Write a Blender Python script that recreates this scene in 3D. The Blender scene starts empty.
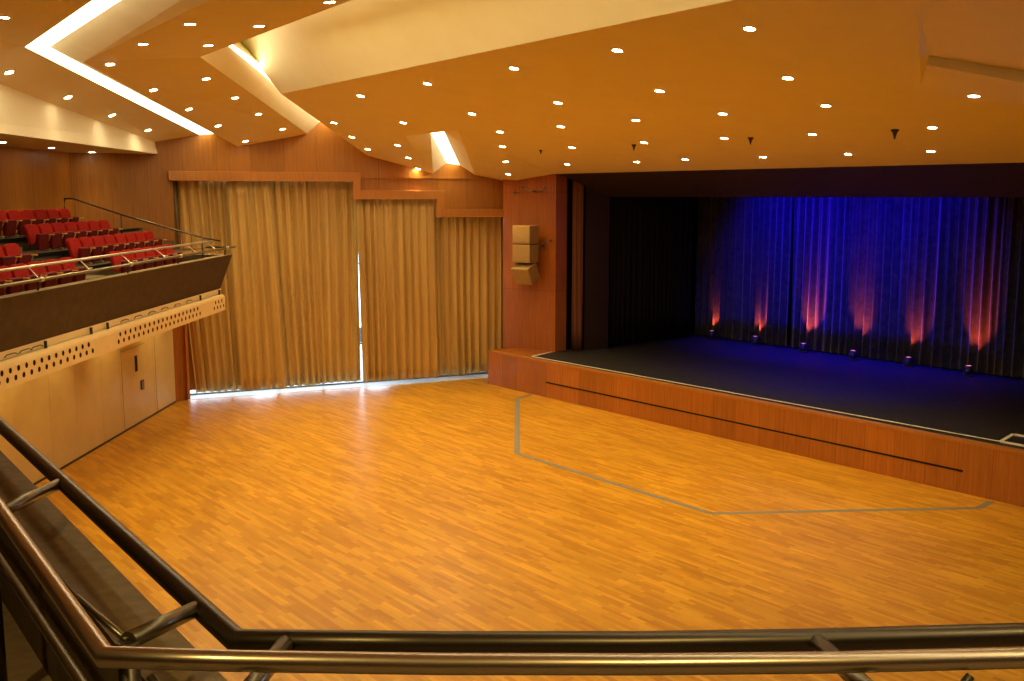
import bpy, bmesh, math, random
from mathutils import Vector as V, Matrix
from mathutils.bvhtree import BVHTree
random.seed(7)
C = bpy.context.scene.collection
# ---------------------------------------------------------------- survey: camera and photo points -> metres
FOC = 1019.0; PITCH = math.atan(145/FOC); EYE = V((0, 0, 5.6))
FW = V((0, math.cos(PITCH), -math.sin(PITCH))); UP = V((0, math.sin(PITCH), math.cos(PITCH))); RT = V((1, 0, 0))
def ray(x, y): return FW + RT*((x-512)/FOC) + UP*((340.5-y)/FOC)
def atz(x, y, z):
    d = ray(x, y); return EYE + d*((z-EYE.z)/d.z)
def atd(x, y, D):
    d = ray(x, y); return EYE + d*(D/d.y)
def atpl(x, y, P, n):
    d = ray(x, y); return EYE + d*((P-EYE).dot(n)/d.dot(n))
def plane3(a, b, c): return a, (b-a).cross(c-a).normalized()
def vplane(a, b):
    d = b-a; return a, V((d.y, -d.x, 0)).normalized()

# ---------------------------------------------------------------- materials
def mat(name, col, rough=.6, metal=0, spec=.5, sheen=0, coat=0):
    m = bpy.data.materials.new(name); m.use_nodes = True
    b = m.node_tree.nodes['Principled BSDF']
    b.inputs['Base Color'].default_value = (*col, 1); b.inputs['Roughness'].default_value = rough
    b.inputs['Metallic'].default_value = metal; b.inputs['Specular IOR Level'].default_value = spec
    b.inputs['Sheen Weight'].default_value = sheen; b.inputs['Coat Weight'].default_value = coat
    return m
def nodes(m): return m.node_tree.nodes, m.node_tree.links, m.node_tree.nodes['Principled BSDF']
def mottle(m, c1, c2, scale=(3, 3, 3), amt=1., nscale=4., detail=4, bump=0., coord='Object'):
    N, L, b = nodes(m)
    tc = N.new('ShaderNodeTexCoord'); mp = N.new('ShaderNodeMapping'); mp.inputs['Scale'].default_value = scale
    nz = N.new('ShaderNodeTexNoise'); nz.inputs['Scale'].default_value = nscale; nz.inputs['Detail'].default_value = detail
    cr = N.new('ShaderNodeValToRGB'); cr.color_ramp.elements[0].color = (*c1, 1); cr.color_ramp.elements[1].color = (*c2, 1)
    cr.color_ramp.elements[0].position = .3; cr.color_ramp.elements[1].position = .7
    L.new(tc.outputs[coord], mp.inputs['Vector']); L.new(mp.outputs[0], nz.inputs['Vector']); L.new(nz.outputs['Fac'], cr.inputs[0])
    L.new(cr.outputs[0], b.inputs['Base Color'])
    if bump:
        bp = N.new('ShaderNodeBump'); bp.inputs['Strength'].default_value = bump; bp.inputs['Distance'].default_value = .01
        L.new(nz.outputs['Fac'], bp.inputs['Height']); L.new(bp.outputs[0], b.inputs['Normal'])
    return m
def wood(name, c1, c2, pw=.62, ph=3.0, seam=.006, rough=.38, off=(0, 0, 0)):
    """vertical veneer panels: UV in metres (u along the wall, v up)"""
    m = mat(name, c1, rough); N, L, b = nodes(m)
    uv = N.new('ShaderNodeUVMap'); mp0 = N.new('ShaderNodeMapping'); mp0.inputs['Location'].default_value = off
    L.new(uv.outputs[0], mp0.inputs['Vector'])
    mp = N.new('ShaderNodeMapping'); mp.inputs['Scale'].default_value = (22, 1.1, 1)
    nz = N.new('ShaderNodeTexNoise'); nz.inputs['Scale'].default_value = 1.0; nz.inputs['Detail'].default_value = 6; nz.inputs['Distortion'].default_value = .4
    cr = N.new('ShaderNodeValToRGB'); cr.color_ramp.elements[0].color = (*c1, 1); cr.color_ramp.elements[1].color = (*c2, 1)
    cr.color_ramp.elements[0].position = .32; cr.color_ramp.elements[1].position = .68
    br = N.new('ShaderNodeTexBrick'); br.offset = 0; br.inputs['Scale'].default_value = 1
    br.inputs['Brick Width'].default_value = pw; br.inputs['Row Height'].default_value = ph
    br.inputs['Mortar Size'].default_value = seam; br.inputs['Mortar Smooth'].default_value = .1
    br.inputs['Color1'].default_value = (.82, .82, .82, 1); br.inputs['Color2'].default_value = (1.08, 1.08, 1.08, 1); br.inputs['Mortar'].default_value = (.45, .45, .45, 1)
    mx = N.new('ShaderNodeMix'); mx.data_type = 'RGBA'; mx.blend_type = 'MULTIPLY'; mx.inputs['Factor'].default_value = 1
    L.new(mp0.outputs[0], mp.inputs['Vector']); L.new(mp.outputs[0], nz.inputs['Vector']); L.new(nz.outputs['Fac'], cr.inputs[0])
    L.new(mp0.outputs[0], br.inputs['Vector']); L.new(cr.outputs[0], mx.inputs['A']); L.new(br.outputs['Color'], mx.inputs['B'])
    L.new(mx.outputs['Result'], b.inputs['Base Color'])
    return m
def emis(name, col, s):
    m = bpy.data.materials.new(name); m.use_nodes = True; N = m.node_tree.nodes; N.clear()
    e = N.new('ShaderNodeEmission'); e.inputs[0].default_value = (*col, 1); e.inputs[1].default_value = s
    o = N.new('ShaderNodeOutputMaterial'); m.node_tree.links.new(e.outputs[0], o.inputs[0]); return m
LAMP = (1.0, .71, .225)
M = {}
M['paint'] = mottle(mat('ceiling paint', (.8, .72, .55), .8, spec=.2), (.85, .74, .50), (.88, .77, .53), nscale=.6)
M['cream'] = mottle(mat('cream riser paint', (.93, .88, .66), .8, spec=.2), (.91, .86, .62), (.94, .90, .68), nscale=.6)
M['wallwood'] = wood('wall veneer', (.36, .14, .018), (.45, .185, .026), pw=.9, ph=9, seam=.004)
M['pillarwood'] = wood('pillar veneer', (.36, .105, .014), (.46, .15, .022), pw=.62, ph=2.9, seam=.005, off=(.2, .1, 0))
M['fasciawood'] = wood('stage veneer', (.38, .125, .016), (.50, .185, .026), pw=.66, ph=9, seam=.004)
M['trimwood'] = wood('trim wood', (.46, .18, .028), (.54, .22, .04), pw=30, ph=30, seam=0)
M['beige'] = mottle(mat('beige wall panels', (.72, .56, .34), .42), (.68, .54, .25), (.74, .60, .29), nscale=.7)
M['perf'] = mottle(mat('perforated screen', (.78, .58, .33), .5), (.76, .57, .27), (.82, .63, .31), nscale=.8)
M['carpet'] = mottle(mat('grey brown carpet', (.06, .045, .03), .95, spec=.1), (.22, .165, .105), (.29, .22, .15), nscale=5, bump=.3)
M['fasciadark'] = mottle(mat('dark balcony cladding', (.075, .05, .03), .85, spec=.2), (.075, .05, .024), (.098, .066, .032), nscale=2.2)
M['tierolive'] = mottle(mat('olive tier riser', (.12, .10, .06), .9, spec=.1), (.13, .105, .06), (.17, .14, .085), nscale=3)
M['black'] = mat('black void', (.006, .006, .006), .8, spec=.1)
M['stagefloor'] = mottle(mat('black stage floor', (.02, .02, .022), .62), (.012, .011, .012), (.022, .021, .023), nscale=2, coord='Object')
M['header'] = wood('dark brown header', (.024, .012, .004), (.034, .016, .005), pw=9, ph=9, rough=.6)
M['velvet'] = mottle(mat('stage curtain velvet', (.16, .16, .19), .85, sheen=.3), (.014, .014, .032), (.034, .034, .06), nscale=2)
M['legvelvet'] = mat('black side drape', (.014, .012, .010), .9, spec=.1)
M['rustdrape'] = mat('rust drape', (.16, .055, .025), .8)
M['gold'] = mottle(mat('gold satin curtain', (.5, .3, .1), .42, metal=.3, sheen=.2), (.54, .365, .105), (.72, .50, .165), scale=(2, 2, .15), nscale=2)
M['steel'] = mat('brushed steel tube', (.50, .42, .33), .3, 1)
M['dkmetal'] = mat('dark bronze tube', (.10, .085, .065), .34, 1)
M['olivemetal'] = mat('dull green grey tube', (.22, .2, .14), .35, 1)
M['chrome'] = mat('pale metal', (.75, .68, .55), .3, .8)
M['redpad'] = mottle(mat('red upholstery', (.5, .02, .012), .85, spec=.15), (.27, .008, .004), (.35, .012, .006), nscale=6)
M['redseat'] = mat('deep red seat board', (.11, .003, .0025), .6, spec=.2)
M['standgrey'] = mat('grey seat stand', (.34, .30, .24), .4, .5)
M['armwood'] = mat('honey wood armrest', (.72, .33, .05), .35)
M['tan'] = mottle(mat('tan speaker paint', (.50, .34, .13), .6), (.38, .25, .075), (.43, .285, .095), nscale=5)
M['tape'] = mat('grey floor tape', (.23, .22, .20), .55)
M['white'] = mat('white edging', (.88, .86, .8), .5)
M['stone'] = mottle(mat('pale window sill', (.8, .8, .8), .5), (.55, .58, .6), (.85, .85, .85), nscale=9)
M['seam'] = mat('panel joint', (.32, .22, .1), .7)
M['frame'] = mat('window frame', (.25, .25, .26), .4, .6)
M['darkgap'] = mat('dark slot', (.012, .008, .005), .8)
M['plast'] = mat('black plastic', (.02, .02, .02), .5)
M['amber'] = emis('amber lamp lens', (1, .25, .05), 3)
M['lampdisc'] = emis('downlight lens', (1, .78, .46), 110)
M['strip'] = emis('fluorescent strip', (1, .82, .48), 8)
M['hidstrip'] = emis('hidden fluorescent', (1, .80, .42), 13)
g = bpy.data.materials.new('window glass'); g.use_nodes = True; N = g.node_tree.nodes; N.clear()
tr = N.new('ShaderNodeBsdfTransparent'); gl = N.new('ShaderNodeBsdfGlossy'); gl.inputs['Roughness'].default_value = .02
mx = N.new('ShaderNodeMixShader'); mx.inputs[0].default_value = .08; o = N.new('ShaderNodeOutputMaterial')
g.node_tree.links.new(tr.outputs[0], mx.inputs[1]); g.node_tree.links.new(gl.outputs[0], mx.inputs[2]); g.node_tree.links.new(mx.outputs[0], o.inputs[0]); M['glass'] = g
# parquet
def parquet():
    m = mat('oak strip parquet', (.6, .3, .05), .35, coat=0); N, L, b = nodes(m)
    tc = N.new('ShaderNodeTexCoord'); mp = N.new('ShaderNodeMapping'); mp.inputs['Rotation'].default_value = (0, 0, math.radians(50.7))
    L.new(tc.outputs['Object'], mp.inputs['Vector'])
    def brick(w, h, c1, c2, mo, ms):
        br = N.new('ShaderNodeTexBrick'); br.offset = .37; br.offset_frequency = 2; br.squash = .8; br.squash_frequency = 3; br.inputs['Scale'].default_value = 1
        br.inputs['Brick Width'].default_value = w; br.inputs['Row Height'].default_value = h
        br.inputs['Mortar Size'].default_value = ms; br.inputs['Color1'].default_value = (*c1, 1); br.inputs['Color2'].default_value = (*c2, 1); br.inputs['Mortar'].default_value = (*mo, 1)
        L.new(mp.outputs[0], br.inputs['Vector']); return br
    a = brick(.55, .07, (.50, .23, .017), (.68, .37, .035), (.42, .19, .016), .0012)
    a2 = brick(1.24, .14, (.88, .86, .84), (1.08, 1.08, 1.08), (1, 1, 1), 0)
    nz = N.new('ShaderNodeTexNoise'); nz.inputs['Scale'].default_value = .5; nz.inputs['Detail'].default_value = 3
    L.new(mp.outputs[0], nz.inputs['Vector'])
    cr = N.new('ShaderNodeValToRGB'); cr.color_ramp.elements[0].color = (.86, .84, .8, 1); cr.color_ramp.elements[1].color = (1.1, 1.1, 1.1, 1)
    L.new(nz.outputs['Fac'], cr.inputs[0])
    m1 = N.new('ShaderNodeMix'); m1.data_type = 'RGBA'; m1.blend_type = 'MULTIPLY'; m1.inputs['Factor'].default_value = 1
    m2 = N.new('ShaderNodeMix'); m2.data_type = 'RGBA'; m2.blend_type = 'MULTIPLY'; m2.inputs['Factor'].default_value = 1
    L.new(a.outputs['Color'], m1.inputs['A']); L.new(a2.outputs['Color'], m1.inputs['B'])
    L.new(m1.outputs['Result'], m2.inputs['A']); L.new(cr.outputs[0], m2.inputs['B']); L.new(m2.outputs['Result'], b.inputs['Base Color'])
    return m
M['parquet'] = parquet()

# ---------------------------------------------------------------- mesh helpers
class MB:
    def __init__(s): s.bm = bmesh.new(); s.uv = s.bm.loops.layers.uv.new('UVMap'); s.ms = []
    def mi(s, m):
        if m not in s.ms: s.ms.append(m)
        return s.ms.index(m)
    def face(s, pts, m, smooth=False):
        vs = [s.bm.verts.new(V(p)) for p in pts]
        f = s.bm.faces.new(vs); f.material_index = s.mi(m); f.smooth = smooth; return f
    def box(s, c, size, m, rz=0, mtx=None):
        R = mtx if mtx is not None else Matrix.Rotation(rz, 3, 'Z'); c = V(c); h = V(size)/2
        P = [c + R @ V((sx*h.x, sy*h.y, sz*h.z)) for sx in (-1, 1) for sy in (-1, 1) for sz in (-1, 1)]
        vs = [s.bm.verts.new(p) for p in P]
        for q in ((0, 1, 3, 2), (4, 6, 7, 5), (0, 4, 5, 1), (2, 3, 7, 6), (0, 2, 6, 4), (1, 5, 7, 3)):
            s.bm.faces.new([vs[i] for i in q]).material_index = s.mi(m)
    def prism(s, poly, vec, m, caps=True):
        vec = V(vec); a = [s.bm.verts.new(V(p)) for p in poly]; b = [s.bm.verts.new(V(p)+vec) for p in poly]; n = len(a); k = s.mi(m)
        for i in range(n): s.bm.faces.new((a[i], a[(i+1) % n], b[(i+1) % n], b[i])).material_index = k
        if caps:
            s.bm.faces.new(a[::-1]).material_index = k; s.bm.faces.new(b).material_index = k
    def tube(s, pts, r, m, seg=14, caps=True):
        pts = [V(p) for p in pts]; rings = []; k = s.mi(m)
        for i, p in enumerate(pts):
            if i == 0: d = pts[1]-p
            elif i == len(pts)-1: d = p-pts[i-1]
            else: d = (pts[i+1]-p).normalized() + (p-pts[i-1]).normalized()
            d.normalize(); ref = V((0, 0, 1)) if abs(d.z) < .95 else V((1, 0, 0))
            x = d.cross(ref).normalized(); y = x.cross(d)
            sc = 1.0
            if 0 < i < len(pts)-1:
                c = max(.5, d.dot((pts[i+1]-p).normalized())); sc = 1/c
            # mitre in the plane of the bend
            rr = []
            for j in range(seg):
                a = 2*math.pi*j/seg; off = x*math.cos(a)*r + y*math.sin(a)*r
                if sc > 1.001:
                    e1 = (pts[i+1]-p).normalized(); e0 = (p-pts[i-1]).normalized(); bn = (e1-e0)
                    if bn.length > 1e-6:
                        bn.normalize(); off += bn*(off.dot(bn))*(sc-1)
                rr.append(s.bm.verts.new(p+off))
            rings.append(rr)
        for a, b in zip(rings, rings[1:]):
            for j in range(seg):
                f = s.bm.faces.new((a[j], a[(j+1) % seg], b[(j+1) % seg], b[j])); f.smooth = True; f.material_index = k
        if caps:
            s.bm.faces.new(rings[0][::-1]).material_index = k; s.bm.faces.new(rings[-1]).material_index = k
    def lathe(s, prof, m, axis=V((0, 0, 1)), org=V((0, 0, 0)), seg=16, smooth=True):
        q = V((0, 0, 1)).rotation_difference(V(axis)).to_matrix(); k = s.mi(m); rings = []
        for r, z in prof:
            rings.append([s.bm.verts.new(org + q @ V((max(r, 1e-4)*math.cos(2*math.pi*j/seg), max(r, 1e-4)*math.sin(2*math.pi*j/seg), z))) for j in range(seg)])
        for a, b in zip(rings, rings[1:]):
            for j in range(seg):
                f = s.bm.faces.new((a[j], a[(j+1) % seg], b[(j+1) % seg], b[j])); f.smooth = smooth; f.material_index = k
        s.bm.faces.new(rings[0][::-1]).material_index = k; s.bm.faces.new(rings[-1]).material_index = k
    def build(s, name, parent=None, normals=True, bevel=0, solid=0, loc=None, flip=False):
        if normals: bmesh.ops.recalc_face_normals(s.bm, faces=s.bm.faces)
        if loc is not None: bmesh.ops.translate(s.bm, verts=s.bm.verts, vec=-V(loc))
        s.bm.normal_update(); L0 = V(loc) if loc is not None else V((0, 0, 0))
        for f in s.bm.faces:
            n = f.normal
            if abs(n.z) < .75:
                t = V((-n.y, n.x, 0)); t.normalize()
                if abs(t.x) > abs(t.y) and t.x < 0 or abs(t.y) >= abs(t.x) and t.y < 0: t = -t
                for l in f.loops: w = l.vert.co + L0; l[s.uv].uv = (w.dot(t), w.z)
            else:
                for l in f.loops: w = l.vert.co + L0; l[s.uv].uv = (w.x, w.y)
        me = bpy.data.meshes.new(name); s.bm.to_mesh(me); s.bm.free()
        for m in s.ms: me.materials.append(m if not isinstance(m, str) else M[m])
        o = bpy.data.objects.new(name, me); C.objects.link(o)
        if loc is not None: o.location = loc
        if parent: o.parent = parent
        if bevel:
            b = o.modifiers.new('bevel', 'BEVEL'); b.width = bevel; b.segments = 2; b.limit_method = 'ANGLE'
        if solid:
            b = o.modifiers.new('solid', 'SOLIDIFY'); b.thickness = solid; b.offset = 0
        return o
def tag(o, label=None, cat=None, group=None, kind=None):
    if label: o['label'] = label
    if cat: o['category'] = cat
    if group: o['group'] = group
    if kind: o['kind'] = kind
    return o
def struct(mb, name, **k): o = mb.build(name, **k); o['kind'] = 'structure'; return o
def thing(name, loc, label, cat, group=None, rz=0):
    o = bpy.data.objects.new(name, None); C.objects.link(o); o.location = loc; o.rotation_euler = (0, 0, rz); o.empty_display_size = .2
    return tag(o, label, cat, group)
def light(name, kind, loc, aim, power, col, parent=None, **k):
    d = bpy.data.lights.new(name, kind); d.energy = power; d.color = col
    for a, v in k.items(): setattr(d, a, v)
    o = bpy.data.objects.new(name, d); C.objects.link(o); o.location = loc
    o.rotation_euler = V(aim).to_track_quat('-Z', 'Y').to_euler(); return o

# ---------------------------------------------------------------- survey points
CL = atz(192, 400, 0); CR = atz(487, 378, 0); W = vplane(CL, CR)
wd = (CR-CL).normalized(); wn = V((wd.y, -wd.x, 0))             # along the curtain wall, and towards the hall
def wp(x, y): return atpl(x, y, *W)
def wx(x, z):                                                      # point on the curtain wall at photo column x and height z
    p = wp(x, 300); return V((p.x, p.y, z))
SA = atz(488.2, 383.8, 0); SB = atz(1024, 507.3, 0); sd = (SB-SA).normalized(); sn = V((sd.y, -sd.x, 0))
if sn.y > 0: sn = -sn                                             # towards the hall
HL = V((1.57, 29.54, 6.22)); PB = atz(555, 352, 1.0)
def sp(p, a, b=0, z=None):                                         # from p: a along the stage, b away from the hall
    q = V(p) + sd*a - sn*b
    if z is not None: q.z = z
    return q

# ================================================================ FLOOR
mb = MB()
mb.face([(-13, -6, 0), (22, -6, 0), (22, 12, 0), SB+sd*6+V((0, 0, 0)), SA, CR, CR+wd*2, CL, CL-wd*4, (-13, 26, 0)], 'parquet')
fl = struct(mb, 'floor', normals=False)
if fl.data.polygons[0].normal.z < 0: fl.data.flip_normals()
mb = MB()   # pale sill strip behind the curtains
mb.prism([CL-wd*.1, CR+wd*2, CR+wd*2-wn*.75, CL-wd*.1-wn*.75], (0, 0, -.1), 'stone')
for v in mb.bm.verts: v.co.z += .004
struct(mb, 'trim_1')
# ================================================================ CURTAIN WALL
mb = MB()
top = [wx(60, 6.6), wp(73, 150)+V((0, 0, .2))]
zc = {'a': 6.24, 'b': 5.74, 'c': 5.2}
def up(p, z): return V((p.x, p.y, z))
e0, e1, e2, e3, e4 = wx(20, 0), wx(178, 0), wx(357, 0), wx(439, 0), CR+wd*1.5
def wq(a, b, z0, z1, off=.03): mb.face([up(a, z0)+wn*off, up(b, z0)+wn*off, up(b, z1)+wn*off, up(a, z1)+wn*off], 'wallwood')
wq(e0, e1, 0, 9.35); wq(e1, e2, 6.1, 9.35); wq(e2, e3, 5.6, 9.35); wq(e3, e4, 5.1, 9.35); wq(e1-wd*.1, wx(206, 0),   .2, 6.2, -.42)  # last piece: unseen backing behind the first curtain, added to block daylight
struct(mb, 'wall_front')
mb = MB()   # wood strip between beige wall and curtain
q0 = atz(176, 402, 0); q1 = atz(190.5, 399, 0)
mb.prism([q0, q1, q1-wn*.25, q0-wn*.25], (0, 0, 3.3), 'pillarwood'); struct(mb, 'trim_2')
# stepped pelmet
P1_ = [wx(173.5, 6.24), wx(361, 6.24), wx(361, 5.74), wx(443, 5.74), wx(443, 5.2), wx(508, 5.2), wx(508, 4.96), wx(435, 4.96), wx(435, 5.49), wx(353.5, 5.49), wx(353.5, 5.99), wx(173.5, 5.99)]
pel = MB(); pel.prism([p+wn*.04 for p in P1_], wn*.2, 'trimwood'); o = pel.build('curtain_pelmet', bevel=.01)
tag(o, 'stepped orange-brown wooden pelmet running above the gold curtains', 'pelmet')
# window behind the curtains
gp = [up(p, 0)-wn*.75 for p in (CL-wd*.1, CR+wd*1.6)]
mb = MB(); glen = (gp[1]-gp[0]).length; k = 8
for i in range(k+1):
    p = gp[0].lerp(gp[1], i/k); mb.box(p+V((0, 0, 3)), (.06, .08, 6.1), 'frame', rz=math.atan2(wd.y, wd.x))
for z in (.02, 1.2, 3.6, 6.0): mb.box(gp[0].lerp(gp[1], .5)+V((0, 0, z)), (glen, .07, .05), 'frame', rz=math.atan2(wd.y, wd.x))
wf = struct(mb, 'window_1')
mb = MB(); mb.face([gp[0], gp[1], gp[1]+V((0, 0, 6.05)), gp[0]+V((0, 0, 6.05))], 'glass'); gg = mb.build('pane', parent=wf)
mb = MB()   # bay around the glazing: lid and cheeks
a, b = gp; c_, d_ = CR+wd*1.6, CL-wd*.1
mb.face([up(a, 6.1)-wn*.1, up(b, 6.1)-wn*.1, up(b, 6.1)+wn*.85, up(a, 6.1)+wn*.85], 'paint')
mb.face([up(a, 6.1)-wn*.05, up(b, 6.1)-wn*.05, up(b, 9.35)-wn*.05, up(a, 9.35)-wn*.05], 'paint')
mb.face([up(a, 0)-wn*.1, up(a, 6.1)-wn*.1, up(a, 6.1)+wn*.75, up(a, 0)+wn*.75], 'paint')
mb.face([up(b, 0)-wn*.1, up(b, 6.1)-wn*.1, up(b, 6.1)+wn*.75, up(b, 0)+wn*.75], 'paint')
struct(mb, 'trim_3')
# outdoor paving beyond the glass
mb = MB(); mb.face([up(a, -.03)-wn*.05-wd*4, up(b, -.03)-wn*.05+wd*4, up(b, -.03)-wn*8+wd*4, up(a, -.03)-wn*8-wd*4], 'stone'); struct(mb, 'ground')

# ================================================================ GOLD CURTAINS
def folds(x, seed, per):
    r = random.Random(seed); ph = [r.uniform(0, 6.28) for _ in range(6)]
    w = x + .05*math.sin(x*2.3+ph[0]) + .03*math.sin(x*5.1+ph[1])
    a = .72 + .28*math.sin(x*1.7+ph[2])*math.sin(x*3.9+ph[5])
    s = math.sin(2*math.pi*w/per+ph[3])
    return a*(s*.8 + .2*math.sin(4*math.pi*w/per+ph[4])) + .25*math.sin(2*math.pi*w/(per*3.3)+ph[1])
def drape(name, p0, p1, z0, z1, nrm, amp, per, seed, m, thick=.006, p0b=None, p1b=None, tnv=14, floorwave=.0, ns=9):
    L = (p1-p0).length; nu = int(L/per*ns); mb = MB(); k = mb.mi(m); rows = []; r = random.Random(seed)
    p0b = p0b or p0; p1b = p1b or p1
    for j in range(tnv+1):
        t = j/tnv; row = []
        for i in range(nu+1):
            u = i/nu; x = u*L
            base = (p0*u*0 + p0.lerp(p1, u)).lerp(p0b.lerp(p1b, u), 1-t) if False else p0b.lerp(p1b, u).lerp(p0.lerp(p1, u), t)
            sway = .03*math.sin(t*3+x*1.3+seed)*(1-t)
            xx = x + sway
            f = folds(xx, seed, per)*(1-.35*t) + .35*t*math.sin(2*math.pi*xx/(per*.5)+seed)*.6
            z = z0 + (z1-z0)*t
            if j == 0: z += floorwave*math.sin(x*1.1+seed)*.5 + floorwave*.4*math.sin(x*4.3)
            p = base + nrm*(amp*f); p.z = z; row.append(mb.bm.verts.new(p))
        rows.append(row)
    for a, b in zip(rows, rows[1:]):
        for i in range(nu):
            f = mb.bm.faces.new((a[i], a[i+1], b[i+1], b[i])); f.smooth = True; f.material_index = k
    c = (p0+p1)/2; c.z = z0
    return mb.build(name, normals=False, loc=c, solid=thick)
gz = .13
specs = [(179, 246, 5.99, 193, 252, 'gold curtain panel at the far left, beside the balcony end'),
         (232, 275, 5.99, 238, 285, 'gold curtain panel second from the left, under the tall pelmet'),
         (266, 363, 5.99, 275, 361.6, 'wide gold curtain panel left of the bright slit of daylight'),
         (359.5, 437, 5.49, 363.2, 438, 'gold curtain panel right of the bright slit of daylight'),
         (428, 516, 4.97, 429, 516, 'lowest-hung gold curtain panel beside the wooden pillar')]
for i, (a, b, zt, ab, bb, lab) in enumerate(specs):
    off = wn*(-.08 if i % 2 else -.36)
    o = drape('curtain', wx(a, 0)+off, wx(b, 0)+off, gz, zt+.05, wn, .12, .24, 11+i*3, 'gold', p0b=wx(ab, 0)+off, p1b=wx(bb, 0)+off, floorwave=.03)
    tag(o, lab, 'curtain', 'gold window curtains')

# ================================================================ LEFT WALL, BALCONY OPPOSITE
LA = atz(60, 470, 0); LB = atz(176, 402, 0); ld = (LB-LA).normalized(); lnn = V((ld.y, -ld.x, 0))   # towards hall (+x)
L0p = LA - ld*14
mb = MB()
seams = []
def lq(a, b, z0, z1, m='beige', off=0): mb.face([up(a, z0)+lnn*off, up(b, z0)+lnn*off, up(b, z1)+lnn*off, up(a, z1)+lnn*off], m)
# panels with hairline gaps: photo columns of the seams at the foot of the wall
def lwp(x, y): return atpl(x, y, LA, lnn)
feet = sorted([(lwp(x, 360)-LA).dot(ld) for x in (10, 47, 74, 100, 119, 153)])
cur = -14.0; end = (LB-LA).dot(ld)
for s in feet+[end]:
    lq(LA+ld*cur, LA+ld*(s-.006)  , .04, 3.4); lq(LA+ld*(s-.006), LA+ld*s  , .04, 3.4, 'seam', -.006); cur = s
wl = struct(mb, 'wall_left')
mb = MB(); a = LA-ld*14+lnn*.015; b = LB+lnn*.015
mb.prism([a, b, b-lnn*.05, a-lnn*.05], (0, 0, .04), 'plast'); struct(mb, 'baseboard_left')
# leaf hairline of the flush door + its black slot vents
dq = [lwp(120.5, 352), lwp(154, 341)]
mb = MB()
z1 = dq[0].z
for p in (dq[0], dq[1]):
    q = up(p, .06)+lnn*.004; mb.box(q+V((0, 0, z1/2)), (.006, .008, z1), 'seam', rz=0)
mid = (dq[0]+dq[1])/2; mb.box(up(mid, z1)+lnn*.004, (.006, (dq[1]-dq[0]).to_2d().length, .01), 'seam', rz=0)
struct(mb, 'door_1')
def onwall(name, x0, y0, x1, y1, lab, cat, m, inner=None):
    A_, B_ = lwp(x0, y0), lwp(x1, y1); c = (A_+B_)/2; w = (A_-B_).to_2d().length; h = abs(A_.z-B_.z)
    R = Matrix.Rotation(math.atan2(ld.y, ld.x)-math.pi/2, 3, 'Z')
    t = thing(name, c, lab, cat)
    mb = MB(); mb.box(c+lnn*.012, (.024, w, h), m, mtx=R); o = mb.build('plate', loc=c); o.parent = t; o.location = (0, 0, 0)
    mb = MB(); mb.box(c+lnn*.026, (.006, w*.6, h*.8), inner or 'darkgap', mtx=R); o = mb.build('slot', loc=c); o.parent = t; o.location = (0, 0, 0)
onwall('wall_vent', 134.4, 356, 137, 371, 'tall narrow black slot vent on the beige wall', 'vent', 'plast')
onwall('wall_socket', 140.3, 380.8, 143.6, 388.6, 'small black square box on the beige wall below the slot vent', 'wall box', 'plast', 'frame')

def OP(Lt, D, z): return V((-Lt + .027*D, D, z))                  # opposite balcony: lateral distance, depth, height
DE = 25.6
# our own balcony leg direction and corners
HZ, OZ, LZ, FLZ = 4.48, 4.31, 4.12, 3.6
ia = atz(0, 510, HZ); ic = atz(105, 658, HZ); oa = atz(0, 425, OZ); oc = atz(235, 640, OZ)
gd = (oa-oc).normalized(); gd.z = 0; gn = V((-gd.y, gd.x, 0))
if gn.x < 0: gn = -gn                                             # towards the hall
lo = atz(222, 681, LZ); lo_off = (lo-oc).dot(gn)                   # outer ledge offset from the outer rail
def meet(p, d, Lt):                                                # leg line meets the opposite balcony line
    t = (-Lt + .027*p.y - p.x)/(d.x - .027*d.y); return p + d*t
def joint(p1, d1, q, d2):                                          # 2D intersection
    det = d1.x*(-d2.y)+d2.x*d1.y; r = q-p1; t = (r.x*(-d2.y)+d2.x*r.y)/det; return p1 + d1*t
XD = V((1, 0, 0))
def legcorner(off_o, z):
    """plan path right end -> corner -> junction with side balcony, offset outwards from the outer rail"""
    base = up(oc, z) + gn*off_o; yf = oc.y + off_o
    c = joint(V((0, yf, z)), XD, base, gd); return c, base
def parapet_path(off, Lt, z, De=DE):
    c, base = legcorner(off, z); j = meet(base, gd, Lt); j = V((j.x, j.y, z))
    return [V((9.0, c.y, z)), c, j, OP(Lt, De, z)]
# parapet: carpeted top, slanted dark face, inner face: one continuous structure
po = parapet_path(lo_off, 7.70, LZ+.02); pi = parapet_path(lo_off-.20, 7.92, LZ+.02)
pb = parapet_path(lo_off-.30, 7.98, 3.26); pf = parapet_path(lo_off-.20, 7.92, FLZ)
po[-1] = OP(7.70, DE, LZ+.02); pb[-1] = atd(220, 288.6, DE); pb[-1].z = 3.26
mb = MB()
for i in range(3):
    mb.face([po[i], po[i+1], pi[i+1], pi[i]], 'carpet')
    mb.face([po[i], po[i+1], pb[i+1], pb[i]], 'fasciadark')
    mb.face([pi[i], pi[i+1], pf[i+1], pf[i]], 'fasciadark')
# end return towards the landing
r0, r1 = po[-1], pi[-1]; e_ = OP(8.9, DE+.05, LZ+.02); e2_ = OP(8.9, DE-.17, LZ+.02)
mb.face([r0, e_, e2_, OP(7.92, DE-.17, LZ+.02)], 'carpet'); mb.face([r0, e_, up(e_, 3.26), pb[-1]], 'fasciadark'); mb.face([e2_, OP(7.92, DE-.17, LZ+.02), OP(7.92, DE-.17, FLZ), up(e2_, FLZ)], 'fasciadark')
struct(mb, 'balcony_parapet')
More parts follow.
